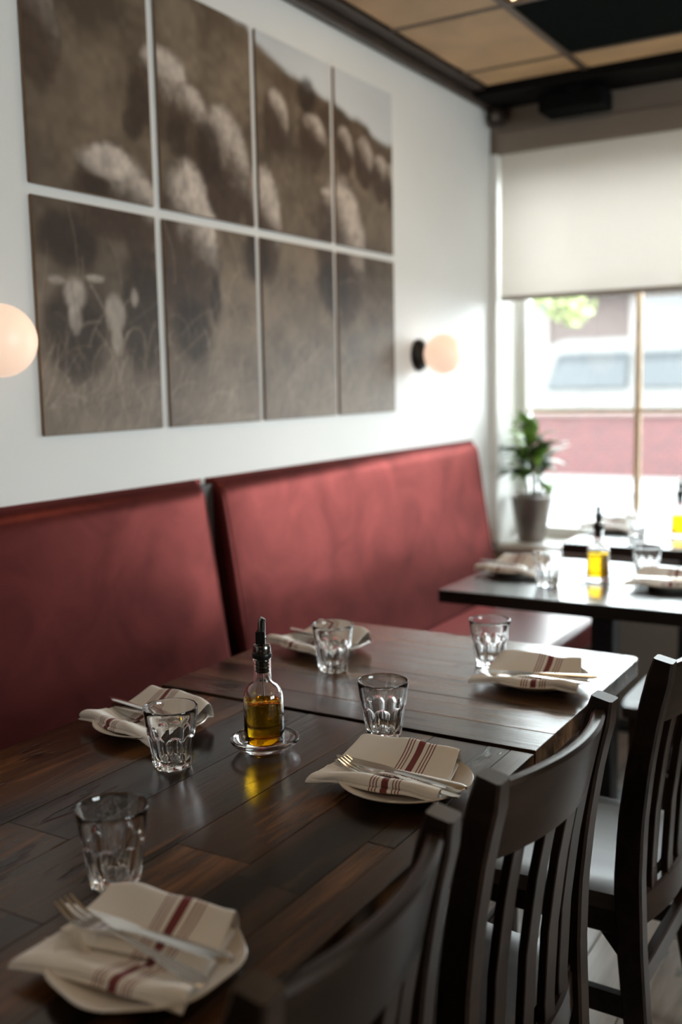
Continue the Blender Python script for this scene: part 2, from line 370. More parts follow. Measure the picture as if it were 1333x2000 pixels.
# lit ceiling panels
M_diff = emitmat('prismatic_diffuser', (1.0, .72, .42), 3.5)
PL = {(1, 2): 'square ceiling light with sparkling amber diffuser beside the black ceiling panel', (5, 4): 'square ceiling light over the open floor by the door', (2, 9): 'square ceiling light behind the near dining table'}
for (i, j), lab in PL.items():
    x0, x1, y1, y0 = xs[i]+.013, xs[i+1]-.013, ys[j]-.012, ys[j+1]+.012
    t = thing('ceiling_light', lab, 'ceiling light', ((x0+x1)/2, (y0+y1)/2, HC), group='ceiling light panels')
    w2, l2 = (x1-x0)/2, (y1-y0)/2
    bm = bmesh.new(); box(bm, -w2, w2, -l2, l2, .004, .012); obj('housing', bm, M_gridbar, t)
    bm = bmesh.new(); n = 16
    V = [[bm.verts.new((-w2+.02+(2*w2-.04)*a/n, -l2+.02+(2*l2-.04)*c/n, .003 if (a+c) % 2 else -.005)) for a in range(n+1)] for c in range(n+1)]
    for a in range(n):
        for c in range(n): bm.faces.new((V[c][a], V[c][a+1], V[c+1][a+1], V[c+1][a]))
    obj('diffuser', bm, M_diff, t)

# roller blind with its cassette
t = thing('roller_blind', 'cream roller blind pulled half down over the front window', 'blind', (1.15, YF-.03, 1.64))
def rel(o, p): o.location = Vector(o.location)-Vector(p.location); o.parent = p; return o
rel(boxobj('fabric', .040, 2.012, YF+.010, YF+.0125, 1.665, 2.262, M_blind), t)
rel(boxobj('bottom_bar', .040, 2.012, YF+.004, YF+.018, 1.648, 1.668, plain('blind_bar', (.33, .29, .25), .5, var=.05), bevel=.004), t)
rel(boxobj('cassette', .036, 2.04, YF-.020, YF-.001, 2.235, 2.325, M_taupe, bevel=.004), t)
t = thing('blind_bracket', 'small dark motor bracket with pale end cap in the top corner', 'bracket', (.05, YF-.03, 2.345))
bm = bmesh.new(); lathe(bm, [(0, -.02), (.03, -.02), (.034, -.012), (.034, .028), (0, .028)], 20)
obj('bracket_body', bm, M_crown, t, (0, 0, .03), (PI/2, 0, 0), True, 40)
bm = bmesh.new(); lathe(bm, [(0, 0), (.012, 0), (.014, .004), (.012, .012), (0, .014)], 16)
obj('end_cap', bm, plain('pale_cap', (.3, .26, .22), .5, var=.05), t, (0, -.026, .03), (PI/2, 0, 0), True, 40)
# black loudspeaker under the beam
M_spk = plain('matte_black_cabinet', (.005, .005, .005), .9, var=.1, Specular_IOR_Level=.08)
t = thing('loudspeaker', 'black box loudspeaker hung under the dark beam above the blind', 'speaker', (.40, 3.905, 2.325))
bm = bmesh.new(); box(bm, -.125, .125, -.07, .07, 0, .070, .012, 3); obj('cabinet', bm, M_spk, t, smooth=True, sharp=50)
bm = bmesh.new(); box(bm, -.105, .105, -.074, -.069, .008, .062, .002); obj('grille', bm, M_spk, t)
bm = bmesh.new(); box(bm, -.03, .03, -.02, .02, .070, .090); obj('mount', bm, M_black, t)
bm = bmesh.new(); lathe(bm, [(0, 0), (.010, 0), (.010, .006), (.004, .009), (0, .009)], 14); obj('knob', bm, M_darksteel, t, (-.125, -.02, .035), (0, -PI/2, 0), True, 40)

# ================================================================== BANQUETTE
bq = thing('banquette', 'long burgundy velvet banquette bench against the white wall', 'banquette', (0, 2.07, 0))
def back_section(y0, y1, rl=.055):
    """leaning upholstered back between y0 and y1: front face x = .121+.1567*(.622-z)... , rounded all round"""
    bm = bmesh.new(); R = .032
    zt, zb = 1.083, .44
    face = lambda z: .148 - (z-.44)*.1533
    ny, nz = 26, 22
    # superellipse-like rounding: depth falls off near the borders
    def fall(d, R): 
        d = max(0., min(1., d/R)); return 1-math.sqrt(max(0, 1-(1-d)**2))
    rows = []
    tz = [0, .12, .3, .55, .8, 1]; 
    zz = [zb+(zt-.05-zb)*k/14 for k in range(15)]+[zt-.05+.05*s for s in (.25, .45, .62, .76, .87, .95, 1)]
    yy = [y0+rl*s for s in (0, .04, .1, .2, .35, .55, .8, 1)]+[y0+rl+(y1-y0-rl-.055)*k/14 for k in range(1, 14)]+[y1-.055*s for s in (1, .8, .55, .35, .2, .1, .04, 0)]
    for z in zz:
        row = []
        for y in yy:
            dd = (fall(y-y0, rl)*min(.06, rl*1.2) if y-y0 < y1-y else fall(y1-y, .055)*.060) + fall(zt-z, .05)*.045
            x = max(.012, face(z)-dd) + .0025*noise.noise(Vector((y*3, z*4, 1.3)))
            row.append(bm.verts.new((x, y-y0, z-zb)))
        rows.append(row)
    for a, b_ in zip(rows[:-1], rows[1:]):
        for i in range(len(yy)-1): bm.faces.new((a[i], a[i+1], b_[i+1], b_[i]))
    # back skin against the wall
    be = [e for e in bm.edges if e.is_boundary]
    ex = bmesh.ops.extrude_edge_only(bm, edges=be)
    vv = [g for g in ex['geom'] if isinstance(g, bmesh.types.BMVert)]
    for v in vv: v.co.x = .003
    bmesh.ops.contextual_create(bm, geom=[g for g in ex['geom'] if isinstance(g, bmesh.types.BMEdge)])
    return rel(obj('back_cushion', bm, M_velvet, None, (0, y0, zb), smooth=True, sharp=60), bq)
back_section(.32, 2.068); back_section(2.098, 3.815, .022)
for (y0, y1) in ((.32, 2.08), (2.08, 3.815)):
    o = rel(boxobj('seat_cushion', .150, .625, y0+.003, y1-.003, .37, .475, M_vinyl, bevel=.03, seg=4, smooth=True), bq)
    o['label'] = 'shiny burgundy vinyl seat cushion'
rel(boxobj('plinth', .01, .50, .32, 3.81, .06, .37, M_darkbase, bevel=.003), bq)
rel(boxobj('toe_kick', .01, .45, .34, 3.80, 0, .06, M_black), bq)
rel(boxobj('gap_shade_frame', .004, .026, .34, 3.80, .37, 1.068, M_darkbase), bq)  # dark frame, raised to stand in for shade in the cushion gap

# ================================================================== PICTURE PANELS (flat print on eight canvases)
PY0, PY1, PZ0, PZ1 = 1.53, 3.16, 1.22, 2.29
def paint():
    W, H = 640, 424
    yy = np.linspace(PY0, PY1, W)[None, :].repeat(H, 0); zz = np.linspace(PZ0, PZ1, H)[:, None].repeat(W, 1)
    rng = np.random.default_rng(3)
    def nz(sy, sz, seed):
        g = np.random.default_rng(seed).random((int((PZ1-PZ0)/sz)+3, int((PY1-PY0)/sy)+3))
        a = (yy-PY0)/sy; b_ = (zz-PZ0)/sz; ia = a.astype(int); ib = b_.astype(int); fa = a-ia; fb = b_-ib
        fa = fa*fa*(3-2*fa); fb = fb*fb*(3-2*fb)
        return (g[ib, ia]*(1-fa)+g[ib, ia+1]*fa)*(1-fb)+(g[ib+1, ia]*(1-fa)+g[ib+1, ia+1]*fa)*fb
    img = np.zeros((H, W, 3)); 
    def c8(r_, g_, b_): return (np.array((r_, g_, b_))/255.)**2.2
    n = .5*nz(.22, .16, 1)+.3*nz(.07, .06, 2)+.2*nz(.02, .02, 5)
    base = c8(74, 62, 51); lite = c8(128, 112, 95)
    img[:] = base; k = np.clip((n-.3)*2, 0, 1)[..., None]; img = base*(1-k)+lite*k
    k = np.clip((1.62-zz)/.42, 0, 1)[..., None]*.75; img = img*(1-k)+(c8(134, 120, 107)*(.70+.6*n[..., None]))*k
    k = (np.clip((2.0-yy)/.5, 0, 1)*np.clip((zz-1.45)/.4, 0, 1))[..., None]*.35; img = img*(1-k)+c8(66, 50, 38)*k
    sl_y = [1.5, 2.197, 2.35, 2.496, 2.6, 2.712, 2.895, 3.13]; sl_z = [2.6, 2.31, 2.253, 2.218, 2.192, 2.166, 2.145, 2.112]
    line = np.interp(yy, sl_y, sl_z)+(nz(.05, .3, 8)-.5)*.03
    k = np.clip((zz-line)/.02, 0, 1)[..., None]; img = img*(1-k)+(c8(200, 203, 206)*(.85+.3*nz(.3, .1, 9)[..., None]))*k
    k = (np.exp(-((zz-line+.035)/.03)**2))[..., None]*.45; img = img*(1-k)+c8(78, 62, 48)*k
    DK, BR, PL_ = c8(50, 38, 31), c8(88, 69, 56), c8(212, 197, 184)
    SHEEP = [(1.589,2.069,.064,.114,.25),(2.659,2.055,.075,.066,.8),(2.467,2.064,.061,.087,.8),(2.84,2.047,.054,.075,.7),(2.963,2.031,.064,.081,.75),(3.071,2.0,.057,.08,.75),(3.139,1.987,.036,.076,.7),(1.98,2.027,.104,.111,.8),(2.084,1.982,.081,.088,.85),(2.215,1.897,.115,.155,.85),(1.787,1.77,.117,.106,1),(1.892,1.72,.073,.11,.8),(2.389,1.767,.085,.157,1),(2.816,1.738,.145,.225,.9),(2.059,1.677,.118,.203,1.05)]
    DARK = [(2.628,2.169,.05,.052),(1.896,1.991,.046,.058),(1.87,1.939,.035,.035),(2.028,1.94,.039,.049),(2.156,1.92,.051,.078),(1.739,1.78,.048,.027),(1.653,1.448,.1,.107),(1.881,1.491,.091,.146),(1.652,1.647,.092,.066),(2.353,1.679,.063,.07),(2.759,1.623,.092,.079),(2.062,1.46,.082,.078),(2.162,1.543,.022,.067)]
    PALE = [(1.99,2.105,.075,.035),(1.787,1.835,.10,.035),(1.659,1.532,.034,.036),(1.655,1.479,.020,.034),(1.604,1.559,.026,.008),(1.721,1.57,.029,.008),(1.782,1.496,.033,.043),(1.784,1.434,.018,.035),(1.85,1.535,.012,.021),(2.725,1.905,.029,.012)]
    wob = (nz(.045, .045, 11)-.5)*.30+(nz(.012, .012, 15)-.5)*.14
    fine = .55*nz(.013, .013, 12)+.45*nz(.035, .03, 13)
    def put(k, c): 
        nonlocal img
        img = img*(1-k[..., None])+c*k[..., None]
    def sm(a): a = np.clip(a, 0, 1); return a*a*(3-2*a)
    for (a, b_, ry, rz, wl) in SHEEP:
        dy, dz = (yy-a)/ry, (zz-b_)/rz; dd = dy**2+dz**2+wob
        put(sm((1.35-dd)/.6)*.92, (BR*.42+DK*.58)[None, None, :]*(.65+.7*fine[..., None]))
        wool = sm((1.2-dd)/.5)*sm((dz*.75+.42*dy+.10+wob*.8)/.75)*wl*.86
        put(np.clip(wool, 0, .9), PL_[None, None, :]*(.5+.8*fine[..., None]))
    for (a, b_, ry, rz) in DARK:
        dd = ((yy-a)/ry)**2+((zz-b_)/rz)**2+wob*1.3
        put(sm((1.5-dd)/1.1)*.85, DK[None, None, :]*(.6+.8*fine[..., None]))
    for (a, b_, ry, rz) in PALE:
        dd = ((yy-a)/ry)**2+((zz-b_)/rz)**2+wob
        put(sm((1.5-dd)/1.2)*.55, PL_[None, None, :]*(.6+.6*fine[..., None]))
    # grass blades
    for q in range(800):
        gy = rng.uniform(PY0, PY1); gz = PZ0-.03+abs(rng.normal(0, .15)); ln = rng.uniform(.06, .17); an = rng.normal(.35, .5); bend = rng.normal(0, .9)
        col = c8(*(rng.choice([[178, 162, 144], [130, 112, 94], [80, 66, 54]]))); m_ = 44; py, pz = gy, gz; al = rng.uniform(.05, .16)
        for s_ in range(m_):
            py += math.sin(an+bend*s_/m_)*ln/m_; pz += math.cos(an+bend*s_/m_)*ln/m_
            iy = int((py-PY0)/(PY1-PY0)*W); iz = int((pz-PZ0)/(PZ1-PZ0)*H)
            if 1 <= iy < W-2 and 1 <= iz < H-2: img[iz-1:iz+1, iy:iy+2] = img[iz-1:iz+1, iy:iy+2]*(1-al)+col*al
    for _ in range(2):
        p = np.pad(img, ((1, 1), (1, 1), (0, 0)), 'edge'); img = (p[:-2, 1:-1]+p[2:, 1:-1]+p[1:-1, :-2]+p[1:-1, 2:]+2*img)/6
    return np.clip(img, 0, 1)
IMG = paint()
M_print, nt, b = newmat('printed_canvas')
at = nt.nodes.new('ShaderNodeAttribute'); at.attribute_name = 'print'
nt.links.new(at.outputs['Color'], b.inputs['Base Color']); setp(b, Roughness=.55, Specular_IOR_Level=.35)
M_panelwood = plain('panel_edge_wood', (.22, .13, .07), .55, var=.15, vscale=30)
cols = [(1.548, 1.936), (1.965, 2.350), (2.375, 2.762), (2.786, 3.160)]
rows_ = [(1.757, 2.289), (1.223, 1.734)]
LB = [['upper canvas panel at the left end, dark grazing animal in its corner', 'upper second canvas panel with three pale-backed sheep grazing together', 'upper third canvas panel with sheep on the hillside under a slanting skyline', 'upper canvas panel at the window end with pale sky and distant flock'],
      ['lower canvas panel at the left end with two sheep faces looking out', 'lower second canvas panel with a large sheep flank and legs', 'lower third canvas panel, mostly blurred dry grass', 'lower canvas panel at the window end, grass and one sheep body']]
for ri, (z0, z1) in enumerate(rows_):
    for ci, (y0, y1) in enumerate(cols):
        t = thing('picture_panel', LB[ri][ci], 'picture', (0, (y0+y1)/2, z0), group='sheep picture panels')
        bm = bmesh.new(); box(bm, .001, .008, -(y1-y0)/2, (y1-y0)/2, 0, z1-z0, .002); obj('stretcher_box', bm, M_panelwood, t)
        na, nb = 88, 116
        A, B = np.meshgrid(np.linspace(y0+.0015, y1-.0015, na), np.linspace(z0+.0015, z1-.0015, nb))
        co = np.stack([np.full(A.size, .0092), A.ravel()-(y0+y1)/2, B.ravel()-z0], 1)
        idx = np.arange(na*nb).reshape(nb, na)
        q = np.stack([idx[:-1, :-1], idx[:-1, 1:], idx[1:, 1:], idx[1:, :-1]], -1).reshape(-1, 4)
        me = bpy.data.meshes.new('canvas_print'); me.from_pydata(co.tolist(), [], q.tolist())
        ca = me.color_attributes.new('print', 'FLOAT_COLOR', 'POINT')
        iy = np.clip(((A.ravel()-PY0)/(PY1-PY0)*(IMG.shape[1]-1)).astype(int), 0, IMG.shape[1]-1); iz = np.clip(((B.ravel()-PZ0)/(PZ1-PZ0)*(IMG.shape[0]-1)).astype(int), 0, IMG.shape[0]-1)
        cc = np.ones((A.size, 4), np.float32); cc[:, :3] = IMG[iz, iy]
        ca.data.foreach_set('color', cc.ravel())
        link('canvas_print', me, M_print, t)

# ================================================================== WALL LAMPS
def wall_lamp(y, z, label):
    t = thing('wall_lamp', label, 'wall lamp', (0, y, z), group='globe wall lamps')
    bm = bmesh.new(); lathe(bm, [(0, 0.001), (.056, 0.001), (.058, .006), (.055, .016), (.040, .030), (.022, .036), (0, .037)], 32); obj('wall_plate', bm, M_plast, t, (0, 0, 0), (0, PI/2, 0), True, 40)
    bm = bmesh.new(); lathe(bm, [(.024, .028), (.027, .034), (.027, .048), (.022, .052), (0, .052)], 24); obj('lamp_holder', bm, M_plast, t, (0, 0, 0), (0, PI/2, 0), True, 40)
    bm = bmesh.new(); bmesh.ops.create_uvsphere(bm, u_segments=40, v_segments=24, radius=.071); obj('globe', bm, M_globe, t, (.104, 0, 0), smooth=True)
wall_lamp(3.352, 1.420, 'opal globe wall lamp on a black plate between the sheep picture and window')
wall_lamp(1.362, 1.420, 'opal globe wall lamp at the left edge beside the sheep picture')

# ================================================================== TABLES
def plank(name, x0, x1, y0, y1, z0, z1, mat, par, round_corner=None, rad=.018):
    """top plank; object origin at its centre"""
    cx, cyy = (x0+x1)/2, (y0+y1)/2
    bm = bmesh.new(); box(bm, x0-cx, x1-cx, y0-cyy, y1-cyy, 0, z1-z0)
    if round_corner:
        es = [e for e in bm.edges if abs(e.verts[0].co.z-e.verts[1].co.z) > .01 and any(abs(e.verts[0].co.x-(px-cx)) < 1e-4 and abs(e.verts[0].co.y-(py-cyy)) < 1e-4 for (px, py) in round_corner)]
        bmesh.ops.bevel(bm, geom=es, offset=rad, segments=5, affect='EDGES', profile=.5)
    es = [e for e in bm.edges if all(v.co.z > (z1-z0)-1e-4 for v in e.verts)]
    bmesh.ops.bevel(bm, geom=es, offset=.0007, segments=1, affect='EDGES', profile=.5)
    o = obj(name, bm, mat, None, (cx, cyy, z0), smooth=True, sharp=35, wn_=True)
    return rel(o, par)
def pedestal(t, cx, cy_, ztop, col=.033):
    bm = bmesh.new(); box(bm, -col, col, -col, col, .03, ztop-.012, .004); obj('column', bm, M_black, t, (cx, cy_, 0))
    for a in (0, PI/2):
        bm = bmesh.new(); box(bm, -.27, .27, -.035, .035, 0, .03, .006, 2); obj('foot', bm, M_black, t, (cx, cy_, 0.001 if a else 0), (0, 0, a))
    bm = bmesh.new(); box(bm, -.2, .2, -.03, .03, ztop-.012, ztop, .002); box(bm, -.03, .03, -.2, .2, ztop-.0119, ztop-.0001, .002); obj('top_bracket', bm, M_black, t, (cx, cy_, 0))
TX0, TX1 = .400, 1.162
ZT = .748
# near table: planks run along the room (y)
t = thing('dining_table', 'dark reclaimed wood dining table in the foreground with lengthwise planks', 'table', (.781, .83, 0))
e = [TX0, .505, .63, .745, .875, .99, 1.085, 1.124, TX1]
for k in range(len(e)-1):
    cuts = [.215] + ([.215+random.uniform(.35, .9)] if k not in (0, 7) else []) + [1.444]
    if k == 5: cuts = [.215, .905, 1.444]
    for a, b_ in zip(cuts[:-1], cuts[1:]):
        plank('plank', e[k]+.0003, e[k+1]-.0003, a+.0003, b_-.0003, .706, ZT+random.uniform(-.0006, 0), M_tabY, t)
rel(boxobj('apron', .46, 1.10, .28, 1.38, .66, .706, M_black), t)
for cyy in (.52, 1.14): pedestal(t, 0, cyy-.83, .66)
# middle table: planks run across (x)
t = thing('dining_table', 'reclaimed wood table beyond the near one with crosswise planks and rounded corner', 'table', (.781, 1.755, 0))
ye = [1.4505, 1.535, 1.64, 1.735, 1.85, 1.955, 2.060]
for k in range(6):
    rc = [(TX1, 2.060), (TX0, 2.060)] if k == 5 else None
    plank('plank', TX0, TX1, ye[k]+.0003, ye[k+1]-(.0003 if k < 5 else 0), .717, .7515+random.uniform(-.0006, 0), M_tabX, t, rc, .022)
pedestal(t, 0, 0, .717)
# two dark tables by the window
for (x0, y0, y1, lab) in ((.484, 2.505, 3.125, 'dark table with glossy top by the bench end'), (.523, 3.425, 4.010, 'dark table pushed up against the window sill')):
    t = thing('dining_table', lab, 'table', (x0+.38, (y0+y1)/2, 0), group='dark window tables')
    bm = bmesh.new(); box(bm, -.38, .38, -(y1-y0)/2, (y1-y0)/2, .713, .750, .004, 2); obj('table_top', bm, M_tab3, t, smooth=True, sharp=40, wn_=True)
    pedestal(t, 0, 0, .713)

# ================================================================== CHAIRS
def make_chair():
    t = thing('dining_chair', 'x', 'chair')
    ctr = [(.055, 0), (.034, .12), (.017, .22), (.006, .35), (0, .47), (.004, .58), (.015, .68), (.032, .78), (.052, .865)]
    def cx_(z): return float(np.interp(z, [c[1] for c in ctr], [c[0] for c in ctr]))
    zs = np.linspace(0, .868, 26)
    for s in (-1, 1):
        bm = bmesh.new()
        sweep(bm, [(cx_(z), s*.177, z) for z in zs], [.035]*25+[.031], [.040+.008*max(0, 1-abs(z-.45)/.3) for z in zs[:-1]]+[.032])
        obj('back_post', bm, M_chair, t, smooth=True, sharp=35, wn_=True)
    # bowed top rail between the posts
    def rail(name, z0, z1, bow, thick, top_arch=0, mat=M_chair):
        bm = bmesh.new(); n = 16; rings = []
        for i in range(n+1):
            u = i/n; y = -.163+.326*u; bw = bow*(1-(2*u-1)**2); zt = z1+top_arch*(1-(2*u-1)**2)
            ring = []
            for (z, dx) in ((z0, -thick/2), (zt-.005, -thick/2), (zt, -thick/2+.005), (zt, thick/2-.005), (zt-.005, thick/2), (z0, thick/2)):
                ring.append(bm.verts.new((cx_(z)+bw+dx, y, z)))
            rings.append(ring)
        for a, b_ in zip(rings[:-1], rings[1:]):
            for k in range(6): bm.faces.new((a[k], a[(k+1) % 6], b_[(k+1) % 6], b_[k]))
        bm.faces.new(rings[0][::-1]); bm.faces.new(rings[-1])
        return obj(name, bm, mat, t, smooth=True, sharp=40, wn_=True)
    rail('top_rail', .752, .854, .030, .021, .002)
    rail('lower_rail', .385, .442, .026, .020)
    for y in (-.104, -.035, .035, .104):
        bm = bmesh.new(); u = (y+.163)/.326; k = 1-(2*u-1)**2
        zz = np.linspace(.43, .762, 10)
        sweep(bm, [(cx_(z)+k*(.026+.004*(z-.43)/.32), y, z) for z in zz], .034, .013)
        obj('slat', bm, M_chair, t, smooth=True, sharp=35)
    # saddle seat
    bm = bmesh.new(); n = 14; top = []; bot = []
    for i in range(n+1):
        u = i/n; x = -.415+.425*u; hw = .215-.024*u; rt_, rb = [], []
        for j in range(n+1):
            v = 2*j/n-1; y = hw*v
            edge = min(1, (1-abs(v))*6)*min(1, u*8+.0)*min(1, (1-u)*8)
            dish = -.010*(1-v*v)*math.sin(PI*min(1, max(0, u)))
            z = .455+dish-.006*(1-min(1, edge))**2
            xr = x + (.02*abs(v)**6 if u < .5 else -.0)
            if u > .93 and abs(v) > .6: xr -= 0
            rt_.append(bm.verts.new((xr, y, z))); rb.append(bm.verts.new((xr, y, .420)))
        top.append(rt_); bot.append(rb)
    for i in range(n):
        for j in range(n):
            bm.faces.new((top[i][j], top[i][j+1], top[i+1][j+1], top[i+1][j])); bm.faces.new((bot[i][j], bot[i+1][j], bot[i+1][j+1], bot[i][j+1]))
    for i in range(n):
        bm.faces.new((top[i][0], top[i+1][0], bot[i+1][0], bot[i][0])); bm.faces.new((top[i][n], bot[i][n], bot[i+1][n], top[i+1][n]))
        bm.faces.new((top[0][i], bot[0][i], bot[0][i+1], top[0][i+1])); bm.faces.new((top[n][i], top[n][i+1], bot[n][i+1], bot[n][i]))
    obj('seat', bm, M_seatw, t, smooth=True, sharp=40)
    for s in (-1, 1):
        bm = bmesh.new(); sweep(bm, [(-.37, s*.178, z) for z in (0, .2, .42)], [.028, .032, .036], [.028, .032, .036]); obj('front_leg', bm, M_chair, t)
        bm = bmesh.new(); box(bm, -.36, -.008, s*.182-.010, s*.182+.010, .376, .421, .002); obj('side_apron', bm, M_chair, t)
        bm = bmesh.new(); sweep(bm, [(-.37, s*.174, .243), (.012, s*.177, .243)], .020, .042); obj('side_stretcher', bm, M_chair, t)
        bm = bmesh.new()
        vs_ = [bm.verts.new((x, s*.176+dy, z)) for dy in (-.008, .008) for (x, z) in ((-.012, .378), (-.052, .378), (-.012, .330))]
        bm.faces.new(vs_[:3]); bm.faces.new(vs_[3:][::-1])
        for k in range(3): bm.faces.new((vs_[k], vs_[(k+1) % 3], vs_[3+(k+1) % 3], vs_[3+k]))
        obj('corner_brace', bm, M_chair, t)
    bm = bmesh.new(); box(bm, -.378, -.358, -.165, .165, .376, .421, .002); obj('front_apron', bm, M_chair, t)
    bm = bmesh.new(); box(bm, cx_(.28)-.010, cx_(.28)+.010, -.163, .163, .262, .304, .003); obj('back_stretcher', bm, M_chair, t)
    bm = bmesh.new(); box(bm, -.378, -.362, -.165, .165, .15, .19, .003); obj('front_stretcher', bm, M_chair, t)
    return t
chair = make_chair()
spots = [(1.205, .757, math.radians(2), 'dark slatted wooden chair nearest the camera, at the front table corner'),
         (1.218, 1.235, math.radians(-4), 'dark slatted wooden chair with bowed top rail between two others'),
         (1.262, 1.822, math.radians(-1), 'dark slatted wooden chair at the middle table, cut by the right edge'),
         (1.365, 2.845, 0, 'dark wooden chair at the far dark table with only its seat showing')]
for i, (x, y, rz, lab) in enumerate(spots):
    c = chair if i == 0 else copy_tree(chair)
    c.location = (x, y, 0); c.rotation_euler = (0, 0, rz); tag(c, lab, 'chair', 'slatted dining chairs')

# ================================================================== TABLEWARE
# faceted tumbler
def make_tumbler():
    bm = bmesh.new(); n = 108; NF = 9; H = .095
    def outer(r_, z, t):
        ph = (t*NF/(2*PI)) % 1.0; c = abs(2*ph-1)            # 0 at facet centre, 1 at the ridge
        arch = .0565 - .010*c**2.2
        k = max(0, min(1, (arch-z)/.0028)); k = k*k*(3-2*k)
        return r_ - k*(.0004 + .0031*(1-c**2))
    prof = [(0, .0016), (.018, .0014), (.024, .0006), (.0268, 0), (.0284, .0012)]
    for z in [.003, .006, .010, .016, .022, .028, .034, .039, .043, .046, .048, .050, .052, .0535, .055, .0565, .058, .060, .064, .070, .078, .086, .0925]:
        prof.append((.0288+(.0415-.0288)*(z/H)**.92+.0005, z))
    prof += [(.0417, .0940), (.0412, .0949), (.0404, .0950), (.0399, .0942)]
    for z in [.088, .078, .066, .054, .042, .030, .020, .0155]:
        prof.append((.0212+(.0396-.0212)*((z-.012)/.083)**.74, z))
    prof += [(.0200, .0128), (.017, .0118), (.009, .0122), (0, .0124)]
    lathe(bm, prof, n, lambda r_, z, t: outer(r_, z, t) if r_ > .0262 and not (z > .012 and r_ < .0212+(.0396-.0212)*((z-.012)/.083)**.74+.0006) else r_)
    return obj('tumbler', bm, M_glass, smooth=True, sharp=50)
tum = make_tumbler()
ZN, ZM = ZT+.0002, .7517
tspots = [(.880, .820, ZN, 'largest empty faceted tumbler, nearest the camera behind the fork'),
          (.696, 1.137, ZN, 'empty faceted tumbler standing in front of the left plate by the oil bottle'),
          (.918, 1.404, ZN, 'empty faceted tumbler behind the sharp plate at the table joint'),
          (.647, 1.687, ZM, 'empty faceted tumbler on the middle table beside the banquette plate'),
          (.911, 1.863, ZM, 'empty faceted tumbler on the middle table behind the chair-side plate'),
          (.736, 2.688, .7502, 'blurred faceted tumbler left of the oil bottle on the far dark table'),
          (.957, 2.895, .7502, 'blurred faceted tumbler right of the oil bottle on the far dark table'),
          (.714, 3.700, .7502, 'washed-out tumbler on the table by the window sill')]
for i, (x, y, z, lab) in enumerate(tspots):
    o = tum if i == 0 else tum.copy()
    if i: COL.objects.link(o)
    o.location = (x, y, z); o.rotation_euler = (0, 0, i*.31); tag(o, lab, 'glass', 'faceted tumblers')

# oil bottle in its glass saucer
def make_bottle():
    t = thing('oil_bottle', 'x', 'bottle')
    bm = bmesh.new()
    out = [(0, .003), (.018, .003), (.026, .0005), (.029, 0), (.0312, .002), (.0318, .006), (.0318, .078), (.0314, .084), (.0300, .090), (.0272, .096), (.0225, .1015), (.0170, .1050), (.0145, .1075), (.0137, .111), (.0137, .139), (.0143, .141), (.0143, .1435), (.0132, .1445)]
    inn = [(.0112, .1440), (.0112, .111), (.0125, .107), (.0165, .1030), (.0210, .0995), (.0255, .0945), (.0280, .089), (.0294, .083), (.0297, .078), (.0297, .012), (.0280, .0095), (.018, .0085), (0, .010)]
    lathe(bm, out+inn, 64); obj('bottle_glass', bm, M_glass, t, smooth=True, sharp=50)
    bm = bmesh.new()
    lathe(bm, [(0, .0102), (.018, .0087), (.0279, .0098), (.02955, .0122), (.02955, .0735), (.0290, .0748), (.0280, .0742), (0, .0742)], 64); obj('olive_oil', bm, M_oil, t, smooth=True, sharp=50)
    bm = bmesh.new()
    pr = [(0, .122), (.0095, .122), (.0108, .124)]
    for k in range(4): z = .125+k*.0055; pr += [(.0110, z), (.0098, z+.0015), (.0098, z+.003), (.0110, z+.0045)]
    pr += [(.0108, .1455), (.0150, .1455), (.0156, .1475), (.0156, .152), (.0148, .1535), (0, .1535)]
    lathe(bm, pr, 32); obj('stopper', bm, M_plast, t, smooth=True, sharp=40)
    bm = bmesh.new(); lathe(bm, [(0, .1535), (.0138, .1535), (.0144, .155), (.0144, .163), (.0132, .166), (.0080, .1675), (0, .1675)], 32); obj('collar', bm, M_darksteel, t, smooth=True, sharp=40)
    bm = bmesh.new(); sweep(bm, [(0, 0, .1665), (0, 0, .175), (.0003, 0, .190), (.001, 0, .204), (.0035, 0, .2085)], [.0130, .0128, .0124, .0120, .0095], [.0130, .0128, .0124, .0120, .0095], nseg=16); sp = obj('spout', bm, M_darksteel, t, smooth=True, sharp=50)
    bm = bmesh.new(); box(bm, -.0070, .0070, -.0072, .0072, .1760, .1790, .001); box(bm, -.0085, .0060, .0062, .0080, .168, .188, .0006); box(bm, -.0085, .0060, -.0080, -.0062, .168, .188, .0006); obj('flap_bracket', bm, M_plast, t)
    bm = bmesh.new(); sweep(bm, [(0, 0, .1215), (0, 0, .100), (.001, 0, .083)], .0032, .0032, nseg=10); obj('air_tube', bm, M_chrome, t, smooth=True, sharp=50)
    return t
def make_saucer():
    bm = bmesh.new()
    pr = [(0, .0012), (.024, .0010), (.030, 0), (.034, .0012), (.044, .007), (.0525, .0145), (.0550, .0180), (.0545, .0210), (.0520, .0222), (.0495, .0212), (.0480, .0180), (.0415, .0105), (.0365, .0072), (.0350, .0056), (0, .0050)]
    def sc(r_, z, t): return r_*(1+.012*math.cos(3*t)*(1 if z > .012 else 0)) 
    lathe(bm, pr, 72, sc); return obj('glass_saucer', bm, M_glass, smooth=True, sharp=50)
bt, sc_ = make_bottle(), make_saucer()
bsp = [(.7795, 1.2625, ZN, 'sharp oil bottle with dark pourer at the centre of the near table', 'clear glass saucer under the oil bottle on the near table'),
       (.845, 2.800, .7502, 'blurred oil bottle with pourer on the far dark table', 'blurred glass saucer under the oil bottle on the far dark table'),
       (.866, 3.700, .7502, 'washed-out oil bottle by the window, cut by the right edge', 'washed-out glass saucer under the oil bottle nearest the window')]
